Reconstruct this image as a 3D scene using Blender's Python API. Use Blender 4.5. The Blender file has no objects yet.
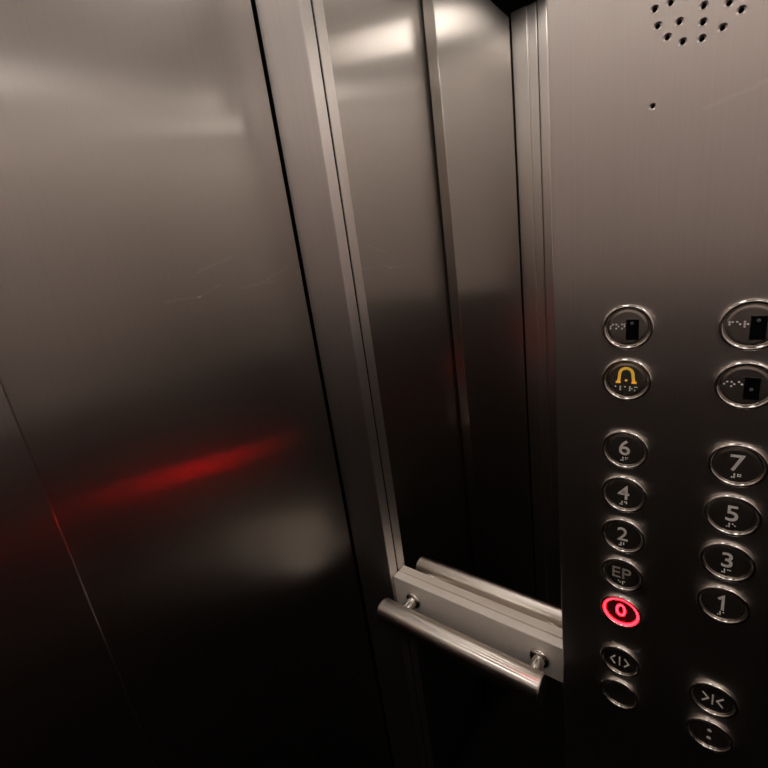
import bpy, bmesh, math, random
from mathutils import Vector, Matrix

# ------------------------------------------------------------------ camera
S = 0.46            # metres per survey unit (camera to control panel distance)
H = 1.50            # camera height above the car floor
scene = bpy.context.scene
C = scene.collection
R_CAM = ((0.78775523, 0.60097872, -0.13515277),
         (0.06295253, -0.29680419, -0.95286109),
         (-0.61276315, 0.7421131, -0.27164219))
cam_data = bpy.data.cameras.new('camera')
cam_data.sensor_width = 36.0
cam_data.lens = 418.07 / 768 * 36.0
cam_data.clip_start = 0.01
cam = bpy.data.objects.new('camera', cam_data)
C.objects.link(cam)
rx, ry, rz = R_CAM
cam.matrix_world = Matrix(((rx[0], -ry[0], -rz[0], 0), (rx[1], -ry[1], -rz[1], 0),
                           (rx[2], -ry[2], -rz[2], H), (0, 0, 0, 1)))
scene.camera = cam
# ------------------------------------------------------------------ world, exposure
world = bpy.data.worlds.new('world')
scene.world = world
world.use_nodes = True
world.node_tree.nodes['Background'].inputs[0].default_value = (0, 0, 0, 1)
world.node_tree.nodes['Background'].inputs[1].default_value = 0.0
scene.view_settings.view_transform = 'Standard'
scene.view_settings.look = 'None'
scene.view_settings.gamma = 1.0
scene.view_settings.use_curve_mapping = False
scene.view_settings.exposure = 2.25
LAMP = 1.6         # strength of the ceiling downlights
LAMP_COL = (1.0, 0.925, 0.86)
scene.cycles.max_bounces = 20
scene.cycles.glossy_bounces = 20
scene.cycles.diffuse_bounces = 6
scene.cycles.sample_clamp_indirect = 6.0
scene.cycles.blur_glossy = 0.3


# ------------------------------------------------------------------ materials
def new_mat(name):
    m = bpy.data.materials.new(name)
    m.use_nodes = True
    nt = m.node_tree
    return m, nt, nt.nodes['Principled BSDF']


def steel(name, col, rough, aniso, streak=1.0, wave=0.0, smudge=0.0, along=None, haze=None, axis='Z', scratches=()):
    """brushed stainless steel, grain along `axis`; blur is widest across the grain"""
    m, nt, b = new_mat(name)
    N, L = nt.nodes.new, nt.links.new
    b.inputs['Metallic'].default_value = 1.0
    b.inputs['Roughness'].default_value = rough
    b.inputs['Anisotropic'].default_value = aniso
    geo = N('ShaderNodeNewGeometry')
    cr = N('ShaderNodeVectorMath'); cr.operation = 'CROSS_PRODUCT'
    L(geo.outputs['True Normal'], cr.inputs[0])
    cr.inputs[1].default_value = {'X': (1, 0, 0), 'Y': (0, 1, 0), 'Z': (0, 0, 1)}[axis]
    if along:                                # gloss drawn out along one direction
        cv = N('ShaderNodeCombineXYZ'); L(cv.outputs[0], b.inputs['Tangent'])
        for i in range(3): cv.inputs[i].default_value = along[i]
    else:
        L(cr.outputs[0], b.inputs['Tangent'])
    tc = N('ShaderNodeTexCoord')
    mp = N('ShaderNodeMapping')
    sc = {'X': (3, 700, 700), 'Y': (700, 3, 700), 'Z': (700, 700, 3)}[axis]
    mp.inputs['Scale'].default_value = sc
    L(tc.outputs['Object'], mp.inputs[0])
    no = N('ShaderNodeTexNoise'); no.inputs['Scale'].default_value = 1.0; no.inputs['Detail'].default_value = 3
    L(mp.outputs[0], no.inputs[0])
    # grain: small colour variation
    ra = N('ShaderNodeMapRange')
    ra.inputs['From Min'].default_value = 0.25; ra.inputs['From Max'].default_value = 0.75
    ra.inputs['To Min'].default_value = 1 - 0.06 * streak; ra.inputs['To Max'].default_value = 1 + 0.05 * streak
    L(no.outputs[0], ra.inputs[0])
    mul = N('ShaderNodeVectorMath'); mul.operation = 'SCALE'
    mul.inputs[0].default_value = col
    L(ra.outputs[0], mul.inputs['Scale'])
    colour = mul.outputs[0]
    rough_out = None
    if smudge:
        # handled, wiped surface: broad variation of gloss
        n2 = N('ShaderNodeTexNoise'); n2.inputs['Scale'].default_value = 4.0; n2.inputs['Detail'].default_value = 1
        L(tc.outputs['Object'], n2.inputs[0])
        r2 = N('ShaderNodeMapRange')
        r2.inputs['From Min'].default_value = 0.0; r2.inputs['From Max'].default_value = 1.0
        r2.inputs['To Min'].default_value = rough - smudge; r2.inputs['To Max'].default_value = rough + smudge
        L(n2.outputs[0], r2.inputs[0])
        rough_out = r2.outputs[0]
        L(rough_out, b.inputs['Roughness'])
    for (p0, p1, w, amt) in scratches:
        # a scuff: the distance to a line segment, broken up by noise
        p0 = Vector(p0); p1 = Vector(p1); d = p1 - p0; ln2 = d.length_squared
        sub = N('ShaderNodeVectorMath'); sub.operation = 'SUBTRACT'; pass
        wob = N('ShaderNodeTexNoise'); wob.inputs['Scale'].default_value = 45.0
        L(geo.outputs['Position'], wob.inputs[0])
        wsub = N('ShaderNodeVectorMath'); wsub.operation = 'MULTIPLY_ADD'
        wv = Vector((0.005, 0.0 if abs(d.y) < 1e-6 else 0.005, 0.005)) if abs(d.x) > 1e-6 else Vector((0, 0.005, 0.005))
        wsub.inputs[1].default_value = wv
        L(wob.outputs['Color'], wsub.inputs[0]); L(geo.outputs['Position'], wsub.inputs[2])
        sub.inputs[1].default_value = p0 + wv * 0.5
        L(wsub.outputs[0], sub.inputs[0])
        dt = N('ShaderNodeVectorMath'); dt.operation = 'DOT_PRODUCT'; dt.inputs[1].default_value = d / ln2
        L(sub.outputs[0], dt.inputs[0])
        cl = N('ShaderNodeClamp'); L(dt.outputs['Value'], cl.inputs[0])
        pr = N('ShaderNodeVectorMath'); pr.operation = 'SCALE'; pr.inputs[0].default_value = d
        L(cl.outputs[0], pr.inputs['Scale'])
        ds = N('ShaderNodeVectorMath'); ds.operation = 'DISTANCE'
        L(sub.outputs[0], ds.inputs[0]); L(pr.outputs[0], ds.inputs[1])
        mk = N('ShaderNodeMapRange')
        mk.inputs['From Min'].default_value = w; mk.inputs['From Max'].default_value = w * 0.2
        mk.inputs['To Min'].default_value = 0; mk.inputs['To Max'].default_value = amt
        L(ds.outputs['Value'], mk.inputs[0])
        mx = N('ShaderNodeMix'); mx.data_type = 'RGBA'
        L(mk.outputs[0], mx.inputs[0]); L(colour, mx.inputs[6])
        mx.inputs[7].default_value = (0.95, 0.93, 0.9, 1)
        colour = mx.outputs[2]
        ad = N('ShaderNodeMath'); ad.operation = 'MULTIPLY_ADD'
        L(mk.outputs[0], ad.inputs[0]); ad.inputs[1].default_value = 0.35
        if rough_out: L(rough_out, ad.inputs[2])
        else: ad.inputs[2].default_value = rough
        rough_out = ad.outputs[0]
        L(rough_out, b.inputs['Roughness'])
    L(colour, b.inputs['Base Color'])
    # relief: the grain, and the slow bowing of thin sheet
    bp = N('ShaderNodeBump'); bp.inputs['Strength'].default_value = 0.05 * streak; bp.inputs['Distance'].default_value = 0.0004
    L(no.outputs[0], bp.inputs['Height'])
    L(bp.outputs[0], b.inputs['Normal'])
    if wave:
        n3 = N('ShaderNodeTexNoise'); n3.inputs['Scale'].default_value = 3.2; n3.inputs['Detail'].default_value = 1
        m3 = N('ShaderNodeMapping'); m3.inputs['Scale'].default_value = (1, 1, 1.6)
        L(tc.outputs['Object'], m3.inputs[0]); L(m3.outputs[0], n3.inputs[0])
        b3 = N('ShaderNodeBump'); b3.inputs['Strength'].default_value = wave; b3.inputs['Distance'].default_value = 0.02
        L(n3.outputs[0], b3.inputs['Height']); L(b3.outputs[0], bp.inputs['Normal'])
    if haze:
        # worn sheet: a broad hazy gloss lies under the drawn-out one
        amount, hr, ha = haze
        h = N('ShaderNodeBsdfPrincipled')
        h.inputs['Metallic'].default_value = 1.0
        h.inputs['Roughness'].default_value = hr
        h.inputs['Anisotropic'].default_value = ha
        L(colour, h.inputs['Base Color']); L(cr.outputs[0], h.inputs['Tangent']); L(bp.outputs[0], h.inputs['Normal'])
        ms = N('ShaderNodeMixShader'); ms.inputs[0].default_value = amount
        L(b.outputs[0], ms.inputs[1]); L(h.outputs[0], ms.inputs[2])
        L(ms.outputs[0], nt.nodes['Material Output'].inputs['Surface'])
    return m


def plain(name, col, rough, metal=0.0, noise=0.0, scale=60, emit=None, power=0.0):
    m, nt, b = new_mat(name)
    N, L = nt.nodes.new, nt.links.new
    b.inputs['Roughness'].default_value = rough
    b.inputs['Metallic'].default_value = metal
    tc = N('ShaderNodeTexCoord'); no = N('ShaderNodeTexNoise'); no.inputs['Scale'].default_value = scale
    L(tc.outputs['Object'], no.inputs[0])
    ra = N('ShaderNodeMapRange'); ra.inputs['To Min'].default_value = 1 - noise; ra.inputs['To Max'].default_value = 1 + noise
    L(no.outputs[0], ra.inputs[0])
    mul = N('ShaderNodeVectorMath'); mul.operation = 'SCALE'; mul.inputs[0].default_value = col
    L(ra.outputs[0], mul.inputs['Scale']); L(mul.outputs[0], b.inputs['Base Color'])
    if emit:
        b.inputs['Emission Color'].default_value = (*emit, 1)
        b.inputs['Emission Strength'].default_value = power
    return m


COP_SCR = [((-0.0169, S, H + 0.0829), (0.0240, S, H + 0.0915), 0.0022, 0.20)]
DOOR_SCR = [((-0.5367, a, H + b), (-0.5367, c, H + d), 0.0022, 0.11) for a, b, c, d in (
    (0.3032, 0.0227, 0.3591, 0.0405), (0.2511, -0.0072, 0.2976, -0.0077), (0.2942, -0.0098, 0.3304, 0.0040),
    (0.3998, 0.0002, 0.4546, 0.0172), (0.3603, -0.0038, 0.4240, -0.0011))]
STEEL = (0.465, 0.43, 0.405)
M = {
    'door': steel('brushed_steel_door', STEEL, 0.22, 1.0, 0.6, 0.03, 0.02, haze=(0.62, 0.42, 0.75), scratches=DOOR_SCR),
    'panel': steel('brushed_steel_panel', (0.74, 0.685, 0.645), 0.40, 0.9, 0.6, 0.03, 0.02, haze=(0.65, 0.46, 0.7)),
    'cop': steel('brushed_steel_faceplate', (0.74, 0.685, 0.645), 0.40, 0.9, 0.6, 0.03, 0.02, haze=(0.65, 0.46, 0.7), scratches=COP_SCR),
    'trim': steel('brushed_steel_trim', (0.78, 0.735, 0.71), 0.45, 0.9, 0.8, haze=(0.5, 0.45, 0.6)),
    'rail': steel('satin_steel_rail', (0.95, 0.90, 0.84), 0.28, 1.0, 0.5, along=(1, 0, 0), axis='X'),
    'plate': plain('satin_aluminium_plate', (0.93, 0.86, 0.79), 0.5, 0.25, 0.03, 150),
    'bezel': plain('satin_bezel', (0.90, 0.86, 0.81), 0.16, 1.0, 0.03),
    'chrome': plain('polished_steel', (0.72, 0.69, 0.65), 0.16, 1.0, 0.03),
    'cap': steel('button_steel', (0.55, 0.50, 0.45), 0.22, 0.8, 0.8, axis='X'),
    'mirror': plain('mirror_glass', (0.93, 0.92, 0.89), 0.015, 1.0, 0.0),
    'etch': plain('faint_etching', (0.36, 0.33, 0.29), 0.5, 0.0, 0.05),
    'black': plain('black_paint_and_shade', (0.006, 0.006, 0.006), 0.7, 0.0, 0.1),
    'gloss_black': plain('black_plastic', (0.004, 0.004, 0.005), 0.12, 0.0, 0.1),
    'floor': plain('dark_rubber_floor', (0.004, 0.0033, 0.0027), 0.7, 0.0, 0.3, 200),
    'laminate': plain('mauve_laminate', (0.84, 0.77, 0.75), 0.5, 0.0, 0.04, 30),  # finish invented for the unseen walls, pale to brighten the steel's upper reflections
    'added_sheet': plain('added_dark_sheet', (0.016, 0.013, 0.011), 0.6, 0.0, 0.2, 40),  # invented dark lower sheet, there to darken what the steel reflects
    'numeral': plain('etched_white_metal', (0.88, 0.83, 0.77), 0.5, 0.0, 0.03),
    'yellow': plain('backlit_yellow', (0.90, 0.56, 0.07), 0.4, 0.0, 0.04, 60, (1.0, 0.56, 0.06), 0.05),
    'grey': plain('grey_pictogram', (0.12, 0.12, 0.13), 0.4, 0.0, 0.05),
    'red': plain('red_led_diffuser', (0.5, 0.02, 0.03), 0.4, 0.0, 0.0, 60, (1.0, 0.0018, 0.0034), 17.0),
    'lens': plain('downlight_diffuser', (0.9, 0.9, 0.88), 0.5, 0.0, 0.0, 60, LAMP_COL, LAMP),
    'ceiling': steel('ceiling_steel', (0.42, 0.395, 0.37), 0.35, 0.3, 0.5, axis='X'),
}


M['floor'].node_tree.nodes['Principled BSDF'].inputs['Specular IOR Level'].default_value = 0.05
# ------------------------------------------------------------------ helpers
def link(name, bm, mat, parent=None, smooth=False, loc=None):
    me = bpy.data.meshes.new(name)
    bm.to_mesh(me); bm.free()
    me.materials.append(mat)
    if smooth:
        for p in me.polygons: p.use_smooth = True
    o = bpy.data.objects.new(name, me)
    C.objects.link(o)
    if parent: o.parent = parent
    if loc: o.location = loc
    return o


def tag(o, label=None, cat=None, group=None, kind=None):
    if label: o['label'] = label
    if cat: o['category'] = cat
    if group: o['group'] = group
    if kind: o['kind'] = kind
    return o


def empty(name, loc=(0, 0, 0)):
    o = bpy.data.objects.new(name, None)
    C.objects.link(o); o.location = loc
    o.empty_display_size = 0.05
    return o


def box_bm(x0, x1, y0, y1, z0, z1, bevel=0.0, seg=2, bm=None):
    bm = bm or bmesh.new()
    vs = [bm.verts.new((x, y, z)) for z in (z0, z1) for (x, y) in ((x0, y0), (x1, y0), (x1, y1), (x0, y1))]
    for f in ((3, 2, 1, 0), (4, 5, 6, 7), (0, 1, 5, 4), (1, 2, 6, 5), (2, 3, 7, 6), (3, 0, 4, 7)):
        bm.faces.new([vs[i] for i in f])
    if bevel:
        bmesh.ops.bevel(bm, geom=bm.edges[:], offset=bevel, segments=seg, profile=0.5, affect='EDGES')
    return bm


def lathe_bm(profile, seg=40, close=False, bm=None, at=(0, 0, 0)):
    """profile of (radius, y) turned about the Y axis; -Y points into the room"""
    bm = bm or bmesh.new()
    rings = []
    for r, y in profile:
        if r < 1e-7:
            rings.append([bm.verts.new((at[0], at[1] + y, at[2]))])
        else:
            rings.append([bm.verts.new((at[0] + r * math.cos(2 * math.pi * k / seg), at[1] + y,
                                        at[2] + r * math.sin(2 * math.pi * k / seg))) for k in range(seg)])
    pairs = list(zip(rings[:-1], rings[1:]))
    if close: pairs.append((rings[-1], rings[0]))
    for a, b in pairs:
        for k in range(seg):
            j = (k + 1) % seg
            q = [a[k % len(a)], a[j % len(a)], b[j % len(b)], b[k % len(b)]]
            q2 = []
            for v in q:
                if v not in q2: q2.append(v)
            if len(q2) > 2: bm.faces.new(q2)
    bmesh.ops.recalc_face_normals(bm, faces=bm.faces[:])
    return bm


def prism_bm(pts, y0, y1, bm=None):
    """polygon in X,Z extruded from y0 (room side) to y1"""
    bm = bm or bmesh.new()
    a = [bm.verts.new((x, y0, z)) for x, z in pts]
    b = [bm.verts.new((x, y1, z)) for x, z in pts]
    bm.faces.new(a); bm.faces.new(b[::-1])
    for i in range(len(pts)):
        j = (i + 1) % len(pts)
        bm.faces.new((a[j], a[i], b[i], b[j]))
    bmesh.ops.recalc_face_normals(bm, faces=bm.faces[:])
    return bm


def stroke(pts, w):
    """outline polygon of a polyline of width w with mitred corners"""
    P = [Vector(p) for p in pts]
    left, right = [], []
    for i, p in enumerate(P):
        ds = []
        if i > 0: ds.append((p - P[i - 1]).normalized())
        if i < len(P) - 1: ds.append((P[i + 1] - p).normalized())
        n = Vector((0, 0))
        for d in ds: n += Vector((-d.y, d.x))
        n.normalize()
        k = 1.0
        if len(ds) == 2: k = 1.0 / max(0.45, n.dot(Vector((-ds[0].y, ds[0].x))))
        left.append(p + n * w / 2 * k); right.append(p - n * w / 2 * k)
    return [tuple(v) for v in left] + [tuple(v) for v in reversed(right)]


def Zc(z): return H + z * S     # survey height to world height


# ------------------------------------------------------------------ survey numbers (units of S)
Y_COP, Y_STILE, Y_MIR, Y_PLATE, Y_TUBE = 1.0, 1.057, 1.108, 1.0697, 0.9685
X_DOOR, X_DOOR2, X_STILE = -1.1667, -1.095, -0.982
X_STILE_O = -0.885
Y_STILE_O, Y_MIR_O, Y_STEP = -0.806, -0.857, 0.160
X_COP0, X_COP1 = -0.2919, 0.203
X_RIGHT = 1.55
TOP = 1.3265
Z_TOP = Zc(TOP)
Z_CEIL = Zc(1.62)
ADDED_TOP = 1.36         # top of the dark sheet added on unseen walls to darken reflections
ADDED_TOP_R = 1.16  # top of the same added sheet on the right wall
T = 0.03            # thickness of the outer shell, metres

# ------------------------------------------------------------------ the setting
XO, YO0, YO1 = -1.45 * S, (Y_MIR_O - 0.02) * S, (Y_MIR + 0.02) * S
o = link('floor', box_bm(XO, X_RIGHT * S + T, YO0 - T, YO1 + T, -0.05, 0.0), M['floor']); tag(o, kind='structure')
ceil = o = link('ceiling', box_bm(XO, X_RIGHT * S + T, YO0 - T, YO1 + T, Z_CEIL, Z_CEIL + 0.04), M['black']); tag(o, kind='structure')
wall_f = o = link('wall_front', box_bm(XO, X_RIGHT * S, YO1, YO1 + T, 0, Z_CEIL), M['black']); tag(o, kind='structure')
wall_b = o = link('wall_back', box_bm(XO, X_RIGHT * S, YO0 - T, YO0, 0, Z_CEIL), M['black']); tag(o, kind='structure')
o = link('wall_left', box_bm(XO - T, XO, YO0 - T, YO1 + T, 0, Z_CEIL), M['black']); tag(o, kind='structure')
o = link('wall_right', box_bm(X_RIGHT * S, X_RIGHT * S + T, YO0 - T, YO1 + T, 0, Z_CEIL), M['black']); tag(o, kind='structure')
link('wall_panel', box_bm(X_RIGHT * S - 0.004, X_RIGHT * S, YO0, YO1, ADDED_TOP_R, Z_TOP), M['laminate'], o)
link('added_dark_panel', box_bm(X_RIGHT * S - 0.006, X_RIGHT * S, YO0, YO1, 0.0, ADDED_TOP_R), M['added_sheet'], o)  # unseen dark sheet added so the door's reflections fall off downwards

# the two-leaf sliding door on the left
door = empty('door_1', (X_DOOR * S, Y_STEP * S, 0)); tag(door, kind='structure')


def door_leaf(x_face, y0, y1, slant=0.0):
    b = box_bm(x_face * S - 0.026, x_face * S, y0 * S, y1 * S, 0.012, Z_TOP)
    for v in b.verts:                       # the leading edge of the front leaf slopes back
        if v.co.y > (y0 + y1) / 2 * S and v.co.x > x_face * S - 0.01: v.co.y -= slant * S
    bmesh.ops.bevel(b, geom=b.edges[:], offset=0.0018, segments=2, profile=0.5, affect='EDGES')
    bmesh.ops.translate(b, verts=b.verts[:], vec=-door.location)
    return link('door_panel', b, M['door'], door)


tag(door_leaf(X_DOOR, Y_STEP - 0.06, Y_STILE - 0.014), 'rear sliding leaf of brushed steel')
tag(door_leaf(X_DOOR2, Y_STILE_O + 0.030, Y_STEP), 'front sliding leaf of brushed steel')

# upright steel trims in the corners beside the mirrors
trim = link('trim_1', box_bm(X_DOOR * S, X_STILE * S, Y_STILE * S, Y_MIR * S - 0.0016, 0, Z_TOP, 0.0016, 2), M['trim'])
tag(trim, kind='structure')
link('gasket', box_bm(X_DOOR * S, X_STILE * S - 0.001, Y_MIR * S - 0.0014, Y_MIR * S + 0.004, 0, Z_TOP - 0.002), M['black'], trim)
trim = link('trim_2', box_bm(X_DOOR2 * S, -1.0 * S, Y_MIR_O * S - 0.004, Y_STILE_O * S, 0, Z_TOP + 0.014, 0.0016, 2), M['trim'])
tag(trim, kind='structure')
link('trim_strip', box_bm(-0.9985 * S, -0.945 * S, Y_MIR_O * S - 0.004, Y_STILE_O * S - 0.004, 0, Z_TOP + 0.014, 0.0016, 2), M['trim'], trim)
link('trim_strip', box_bm(-0.937 * S, X_STILE_O * S, Y_MIR_O * S - 0.004, Y_STILE_O * S - 0.002, 0, Z_TOP + 0.014, 0.0016, 2), M['trim'], trim)

# mirrors
o = link('wall_mirror', box_bm(X_STILE * S, X_COP0 * S, Y_MIR * S, Y_MIR * S + 0.006, 0.06, Z_TOP), M['mirror'])
tag(o, 'tall mirror panel behind the steel handrail, reflecting the sliding door', 'mirror')
# wall sheets: steel beyond the control panel, opposite, unseen pale laminate over an added dark sheet that grades the reflections
link('wall_panel', box_bm(X_COP1 * S, X_RIGHT * S - 0.004, Y_MIR * S, Y_MIR * S + 0.006, 0.0, Z_TOP), M['panel'], wall_f)
link('wall_panel', box_bm(X_STILE_O * S, X_RIGHT * S - 0.004, Y_MIR_O * S - 0.006, Y_MIR_O * S, ADDED_TOP, Z_TOP), M['laminate'], wall_b)
link('added_dark_panel', box_bm(X_STILE_O * S, X_RIGHT * S - 0.006, Y_MIR_O * S - 0.006, Y_MIR_O * S + 0.002, 0.0, ADDED_TOP), M['added_sheet'], wall_b)

# suspended ceiling tray with downlights, a black shadow gap around it
tray_z = Zc(1.40)
b = box_bm(-1.0 * S, 1.2 * S, -0.72 * S, 0.85 * S, 0.0, 0.03, 0.003)
TRAY = Vector((0.15 * S, 0.1 * S, tray_z))
tray = link('light_tray', b, M['ceiling'], ceil, False, TRAY)
for lx, ly in ((-0.72, -0.6), (0.35, -0.6), (1.05, -0.6), (-0.72, 0.5), (1.05, 0.5)):
    lp = link('downlight', lathe_bm([(0.110, 0.0), (0.110, 0.006), (0.100, 0.006), (0.098, 0.0)], 36, True), M['chrome'], ceil, True)
    lp.rotation_euler = (math.pi / 2, 0, 0)
    lp.location = TRAY + Vector((lx * S, ly * S, -0.0062))
    le = link('lens', lathe_bm([(0, 0.003), (0.0985, 0.003), (0.0985, 0.006), (0, 0.006)], 36), M['lens'], lp)
for sx in (-0.8, 1.0):
    for sy in (-0.55, 0.7):
        link('hanger', box_bm(sx * S - 0.006, sx * S + 0.006, sy * S - 0.006, sy * S + 0.006, 0.03, Z_CEIL - tray_z), M['black'], tray)

# ------------------------------------------------------------------ handrail
rz0 = Zc(-1.310)
rail = empty('handrail', (-0.64 * S, Y_MIR * S, rz0))
tag(rail, 'short brushed steel tubular handrail on a flat plate across the mirror', 'handrail')
px0, px1 = (-0.980 + 0.64) * S, (X_COP0 - 0.002 + 0.64) * S
link('mounting_plate', box_bm(px0, px1, (Y_PLATE - Y_MIR) * S, -0.0002, Zc(-1.376) - rz0, Zc(-1.232) - rz0, 0.0016, 3), M['plate'], rail)
TR = 0.0455 * S
ty = (Y_TUBE - Y_MIR) * S
tx0, tx1 = (-0.968 + 0.64) * S, (-0.344 + 0.64) * S


def along_x(bm):
    bmesh.ops.rotate(bm, verts=bm.verts[:], cent=(0, 0, 0), matrix=Matrix.Rotation(math.pi / 2, 3, 'Z'))
    return bm


def tube_bm(x0, x1, r, edge):
    # lathe about Y, then turned so that Y becomes -X
    bm = lathe_bm([(0, -x1), (r - edge, -x1), (r, -x1 + edge), (r, -x0 - edge), (r - edge, -x0), (0, -x0)], 56)
    along_x(bm)
    return bm


o = link('tube', tube_bm(tx0 + 0.0015, tx1 - 0.0015, TR, 0.0006), M['rail'], rail, True, (0, ty, 0))
o.data.polygons.foreach_set('use_smooth', [abs(p.normal.x) < 0.5 for p in o.data.polygons])
for ex0, ex1 in ((tx0, tx0 + 0.0014), (tx1 - 0.0014, tx1)):
    e = link('end_cap', tube_bm(ex0, ex1, TR - 0.001, 0.0004), M['chrome'], rail, False, (0, ty, 0))
for pxx in (-0.888, -0.385):
    y_plate = (Y_PLATE - Y_MIR) * S
    p = link('post', lathe_bm([(0.0092, ty + TR * 0.55), (0.0092, y_plate - 0.005), (0.0105, y_plate - 0.002)], 28), M['chrome'], rail, True,
             ((pxx + 0.64) * S, 0, 0))
    link('rosette', lathe_bm([(0.0, y_plate - 0.005), (0.0125, y_plate - 0.0048), (0.0150, y_plate - 0.0032), (0.0160, y_plate + 0.0005), (0, y_plate + 0.0005)], 36),
         M['bezel'], p, True)

# ------------------------------------------------------------------ control panel
yc = Y_COP * S
cop = empty('control_panel', (-0.0445 * S, yc, 0))
tag(cop, 'tall brushed steel elevator control panel with two columns of round buttons', 'control panel')
CX = -0.0445
f = box_bm((X_COP0 - CX) * S, (X_COP1 - CX) * S, 0.0, (Y_MIR - Y_COP) * S - 0.0005, 0.0, Z_TOP, 0.0012, 2)
face = link('faceplate', f, M['cop'], cop)
face.data.materials.append(M['black'])
# speaker and microphone holes are drilled with a countersink
holes = [(-0.0455, 0.3541)]
for n, r in ((4, 0.0229), (8, 0.0457), (16, 0.0685)):
    for k in range(n):
        a = 2 * math.pi * k / n
        holes.append((-0.0455 + r * math.cos(a), 0.3541 + r * math.sin(a)))
cut = bmesh.new()
for i, (hx, hz) in enumerate(holes + [(-0.1121, 0.2064)]):
    r = 0.0017 if i < len(holes) else 0.0013
    lathe_bm([(0, -0.002), (r + 0.0042, -0.002), (r, 0.0010), (r, 0.012), (0, 0.012)], 20, False, cut,
             ((hx - CX) * S, 0, Zc(hz)))
for fc in cut.faces:
    c = fc.calc_center_median()
    fc.material_index = 1 if c.y > 0.0015 else 0  # deep hole walls go black: the shade inside is put into colour
cutter = link('drill', cut, M['cop'], cop)
cutter.data.materials.append(M['black'])
md = face.modifiers.new('drill', 'BOOLEAN'); md.object = cutter; md.operation = 'DIFFERENCE'; md.solver = 'EXACT'
bpy.context.view_layer.update()
dg = bpy.context.evaluated_depsgraph_get()
me = bpy.data.meshes.new_from_object(face.evaluated_get(dg))
face.modifiers.clear(); face.data = me; me.name = 'faceplate'
bpy.data.objects.remove(cutter)


def text_mesh(txt, size, bold, depth):
    cu = bpy.data.curves.new('glyph', 'FONT')
    cu.body = txt; cu.size = size; cu.align_x = 'CENTER'; cu.align_y = 'CENTER'
    cu.extrude = depth; cu.offset = bold; cu.resolution_u = 6
    ob = bpy.data.objects.new('glyph', cu); C.objects.link(ob)
    bpy.context.view_layer.update()
    m = bpy.data.meshes.new_from_object(ob.evaluated_get(bpy.context.evaluated_depsgraph_get()))
    bpy.data.objects.remove(ob); bpy.data.curves.remove(cu)
    m.transform(Matrix.Rotation(math.pi / 2, 4, 'X'))
    # centre on its own outline
    xs = [v.co.x for v in m.vertices]; zs = [v.co.z for v in m.vertices]
    m.transform(Matrix.Translation((-(min(xs) + max(xs)) / 2, 0, -(min(zs) + max(zs)) / 2)))
    return m


BR = {'#': (3, 4, 5, 6), '0': (2, 4, 5), '1': (1,), '2': (1, 2), '3': (1, 4), '4': (1, 4, 5), '5': (1, 5), '6': (1, 2, 4), '7': (1, 2, 4, 5),
      'e': (1, 5), 'p': (1, 2, 3, 4), 's': (2, 3, 4), 'o': (1, 3, 5), 'f': (1, 2, 4), 'n': (1, 3, 4, 5), 'l': (1, 2, 3), 'a': (1,),
      'r': (1, 2, 3, 5), 'm': (1, 3, 4), 'i': (2, 4)}


def braille(word, cx, cz, parent, y, pitch=0.0017, r=0.00075):
    bm = bmesh.new()
    n = len(word); cw = pitch * 2.5
    for i, ch in enumerate(word):
        for d in BR[ch]:
            dx = 0 if d <= 3 else pitch
            dz = -((d - 1) % 3) * pitch
            lathe_bm([(0, -0.0006), (r * 0.7, -0.0004), (r, 0.0)], 8, False, bm,
                     (cx + (i - (n - 1) / 2) * cw + dx - pitch / 2, y, cz + dz + pitch))
    return link('braille_dots', bm, M['numeral'], parent, True)


CAP_Y = -0.0016      # face of the button cap, towards the room
cap_master = lathe_bm([(0, CAP_Y), (0.0150, CAP_Y), (0.0172, CAP_Y + 0.0004), (0.0180, CAP_Y + 0.0016), (0.0180, 0.0)], 48)
cap_me = bpy.data.meshes.new('button_cap'); cap_master.to_mesh(cap_me); cap_master.free(); cap_me.materials.append(M['cap'])
# rounded bezel ring with a sloping inner lip
prof = [(0.0184, 0.0)]
for k in range(9):
    a = math.pi * k / 8
    prof.append((0.0203 - 0.0019 * math.cos(a), -0.0016 - 0.0019 * math.sin(a)))
prof.append((0.0222, 0.0))
bz = lathe_bm(prof, 64)
bez_me = bpy.data.meshes.new('bezel'); bz.to_mesh(bez_me); bz.free(); bez_me.materials.append(M['bezel'])
for p in bez_me.polygons: p.use_smooth = True

rows = [-0.1949, -0.3104, -0.4778, -0.5935, -0.7085, -0.8226, -0.9380, -1.1039, -1.2211]
cols = [-0.1433, 0.0542]


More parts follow.
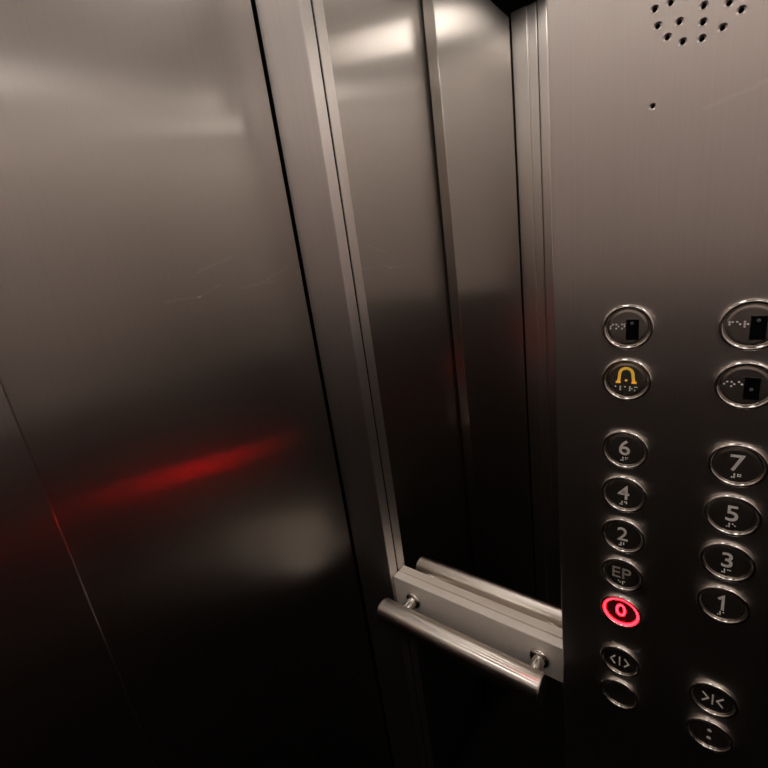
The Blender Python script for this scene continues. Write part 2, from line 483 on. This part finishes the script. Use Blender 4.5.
def button(c, r, kind, label, word=None):
    o = bpy.data.objects.new('elevator_button', cap_me); C.objects.link(o); o.parent = cop
    o.location = ((cols[c] - CX) * S, 0, Zc(rows[r]))
    o['label'] = label
    q = bpy.data.objects.new('bezel', bez_me); C.objects.link(q); q.parent = o
    y = CAP_Y - 0.0001
    lit = kind == '0'
    gm = M['red'] if lit else M['numeral']
    if kind == '1':
        bm = prism_bm(stroke([(-0.0040, 0.0040), (-0.0004, 0.0078), (-0.0004, -0.0088)], 0.0026), y - 0.0003, y + 0.0002)
        link('numeral', bm, gm, o, False, (0.0006, 0, 0.0022))
    elif kind in '0123456789' or kind == 'EP':
        big = kind != 'EP'
        me = text_mesh(kind, 0.0235 if big else 0.0205, (0.0 if lit else 0.0001) if big else 0.00005, 0.0003)
        me.materials.clear(); me.materials.append(gm if big else M['etch'])
        t = bpy.data.objects.new('numeral' if big else 'lettering', me); C.objects.link(t); t.parent = o
        t.location = (0, y, 0.0022 if big else 0.002)
    elif kind in ('open', 'close'):
        bm = bmesh.new()
        w = 0.0015
        prism_bm(stroke([(0, -0.0068), (0, 0.0068)], w), y - 0.0003, y + 0.0002, bm)
        for s in (-1, 1):
            tip, base = (0.0098, 0.0052) if kind == 'open' else (0.0038, 0.0090)
            prism_bm(stroke([(s * base, 0.0062), (s * tip, 0.0), (s * base, -0.0062)], w), y - 0.0003, y + 0.0002, bm)
        link('door_%s_symbol' % kind, bm, M['numeral'], o)
    elif kind == 'bell':
        bm = bmesh.new()
        pts = [(-0.0069, -0.0060), (-0.0062, -0.0020), (-0.0059, 0.0020)]
        for k in range(1, 16):
            a = math.pi - math.pi * k / 16
            pts.append((0.0058 * math.cos(a), 0.0026 + 0.0062 * math.sin(a)))
        pts += [(0.0059, 0.0020), (0.0062, -0.0020), (0.0069, -0.0060)]
        pts = [(a, b + 0.0032) for a, b in pts]
        for s_ in (-1, 1):
            prism_bm(stroke([(s_ * 0.0092, -0.0026), (s_ * 0.0048, -0.0026)], 0.0022), y - 0.0003, y + 0.0002, bm)
        prism_bm(stroke(pts, 0.0027), y - 0.0003, y + 0.0002, bm)
        link('bell_symbol', bm, M['yellow'], o)
        link('bell_clapper', lathe_bm([(0, y - 0.0003), (0.0012, y - 0.0003), (0.0012, y)], 12, at=(0, 0, -0.0005)), M['yellow'], o)
    elif kind == 'dots':
        bm = bmesh.new()
        for z in (0.0068, -0.0045):
            lathe_bm([(0, y - 0.0006), (0.0016, y - 0.0004), (0.0022, y)], 12, False, bm, (0, 0, z))
        link('raised_dots', bm, M['numeral'], o, True)
    if kind.startswith('window'):
        z_dot = 0.0042 if kind.endswith('high') else -0.0030
        wnd = link('black_window', box_bm(-0.0010, 0.0096, y - 0.0010, y + 0.0002, -0.0122, 0.0080, 0.0004), M['gloss_black'], o)
        link('pictogram', lathe_bm([(0, y - 0.0014), (0.0012, y - 0.0013), (0.0015, y - 0.0010)], 12, at=(0.0040, 0, z_dot)), M['grey'], wnd)
        braille(word, -0.0085, 0.0010, o, y, 0.0020, 0.0009)
    elif word:
        braille(word, 0, -0.0108 if kind != 'bell' else -0.0090, o, y)
    if lit:
        link('light_ring', lathe_bm([(0.0165, y), (0.0167, y - 0.0005), (0.0177, y - 0.0005), (0.0180, y + 0.0006)], 56), M['red'], o, True)
    return o


button(0, 0, 'window_high', 'button with a black window, above the yellow bell', 'son')
button(1, 0, 'window_high', 'topmost button of the outer column, with a black window', 'fer')
button(0, 1, 'bell', 'alarm button with a yellow bell', 'alarm')
button(1, 1, 'window_low', 'button with a black window, above the number 7', 'io e'.replace(' ', ''))
button(0, 2, '6', 'button marked 6', '#6')
button(1, 2, '7', 'button marked 7', '#7')
button(0, 3, '4', 'button marked 4', '#4')
button(1, 3, '5', 'button marked 5', '#5')
button(0, 4, '2', 'button marked 2', '#2')
button(1, 4, '3', 'button marked 3', '#3')
button(0, 5, 'EP', 'button faintly marked EP', 'ep')
button(1, 5, '1', 'button marked 1', '#1')
button(0, 6, '0', 'button marked 0, glowing red')
button(0, 7, 'open', 'door opening button with outward arrows')
button(1, 7, 'close', 'door closing button with inward arrows')
button(0, 8, 'blank', 'dark blank button at the foot of the inner column')
button(1, 8, 'dots', 'button with two raised dots')
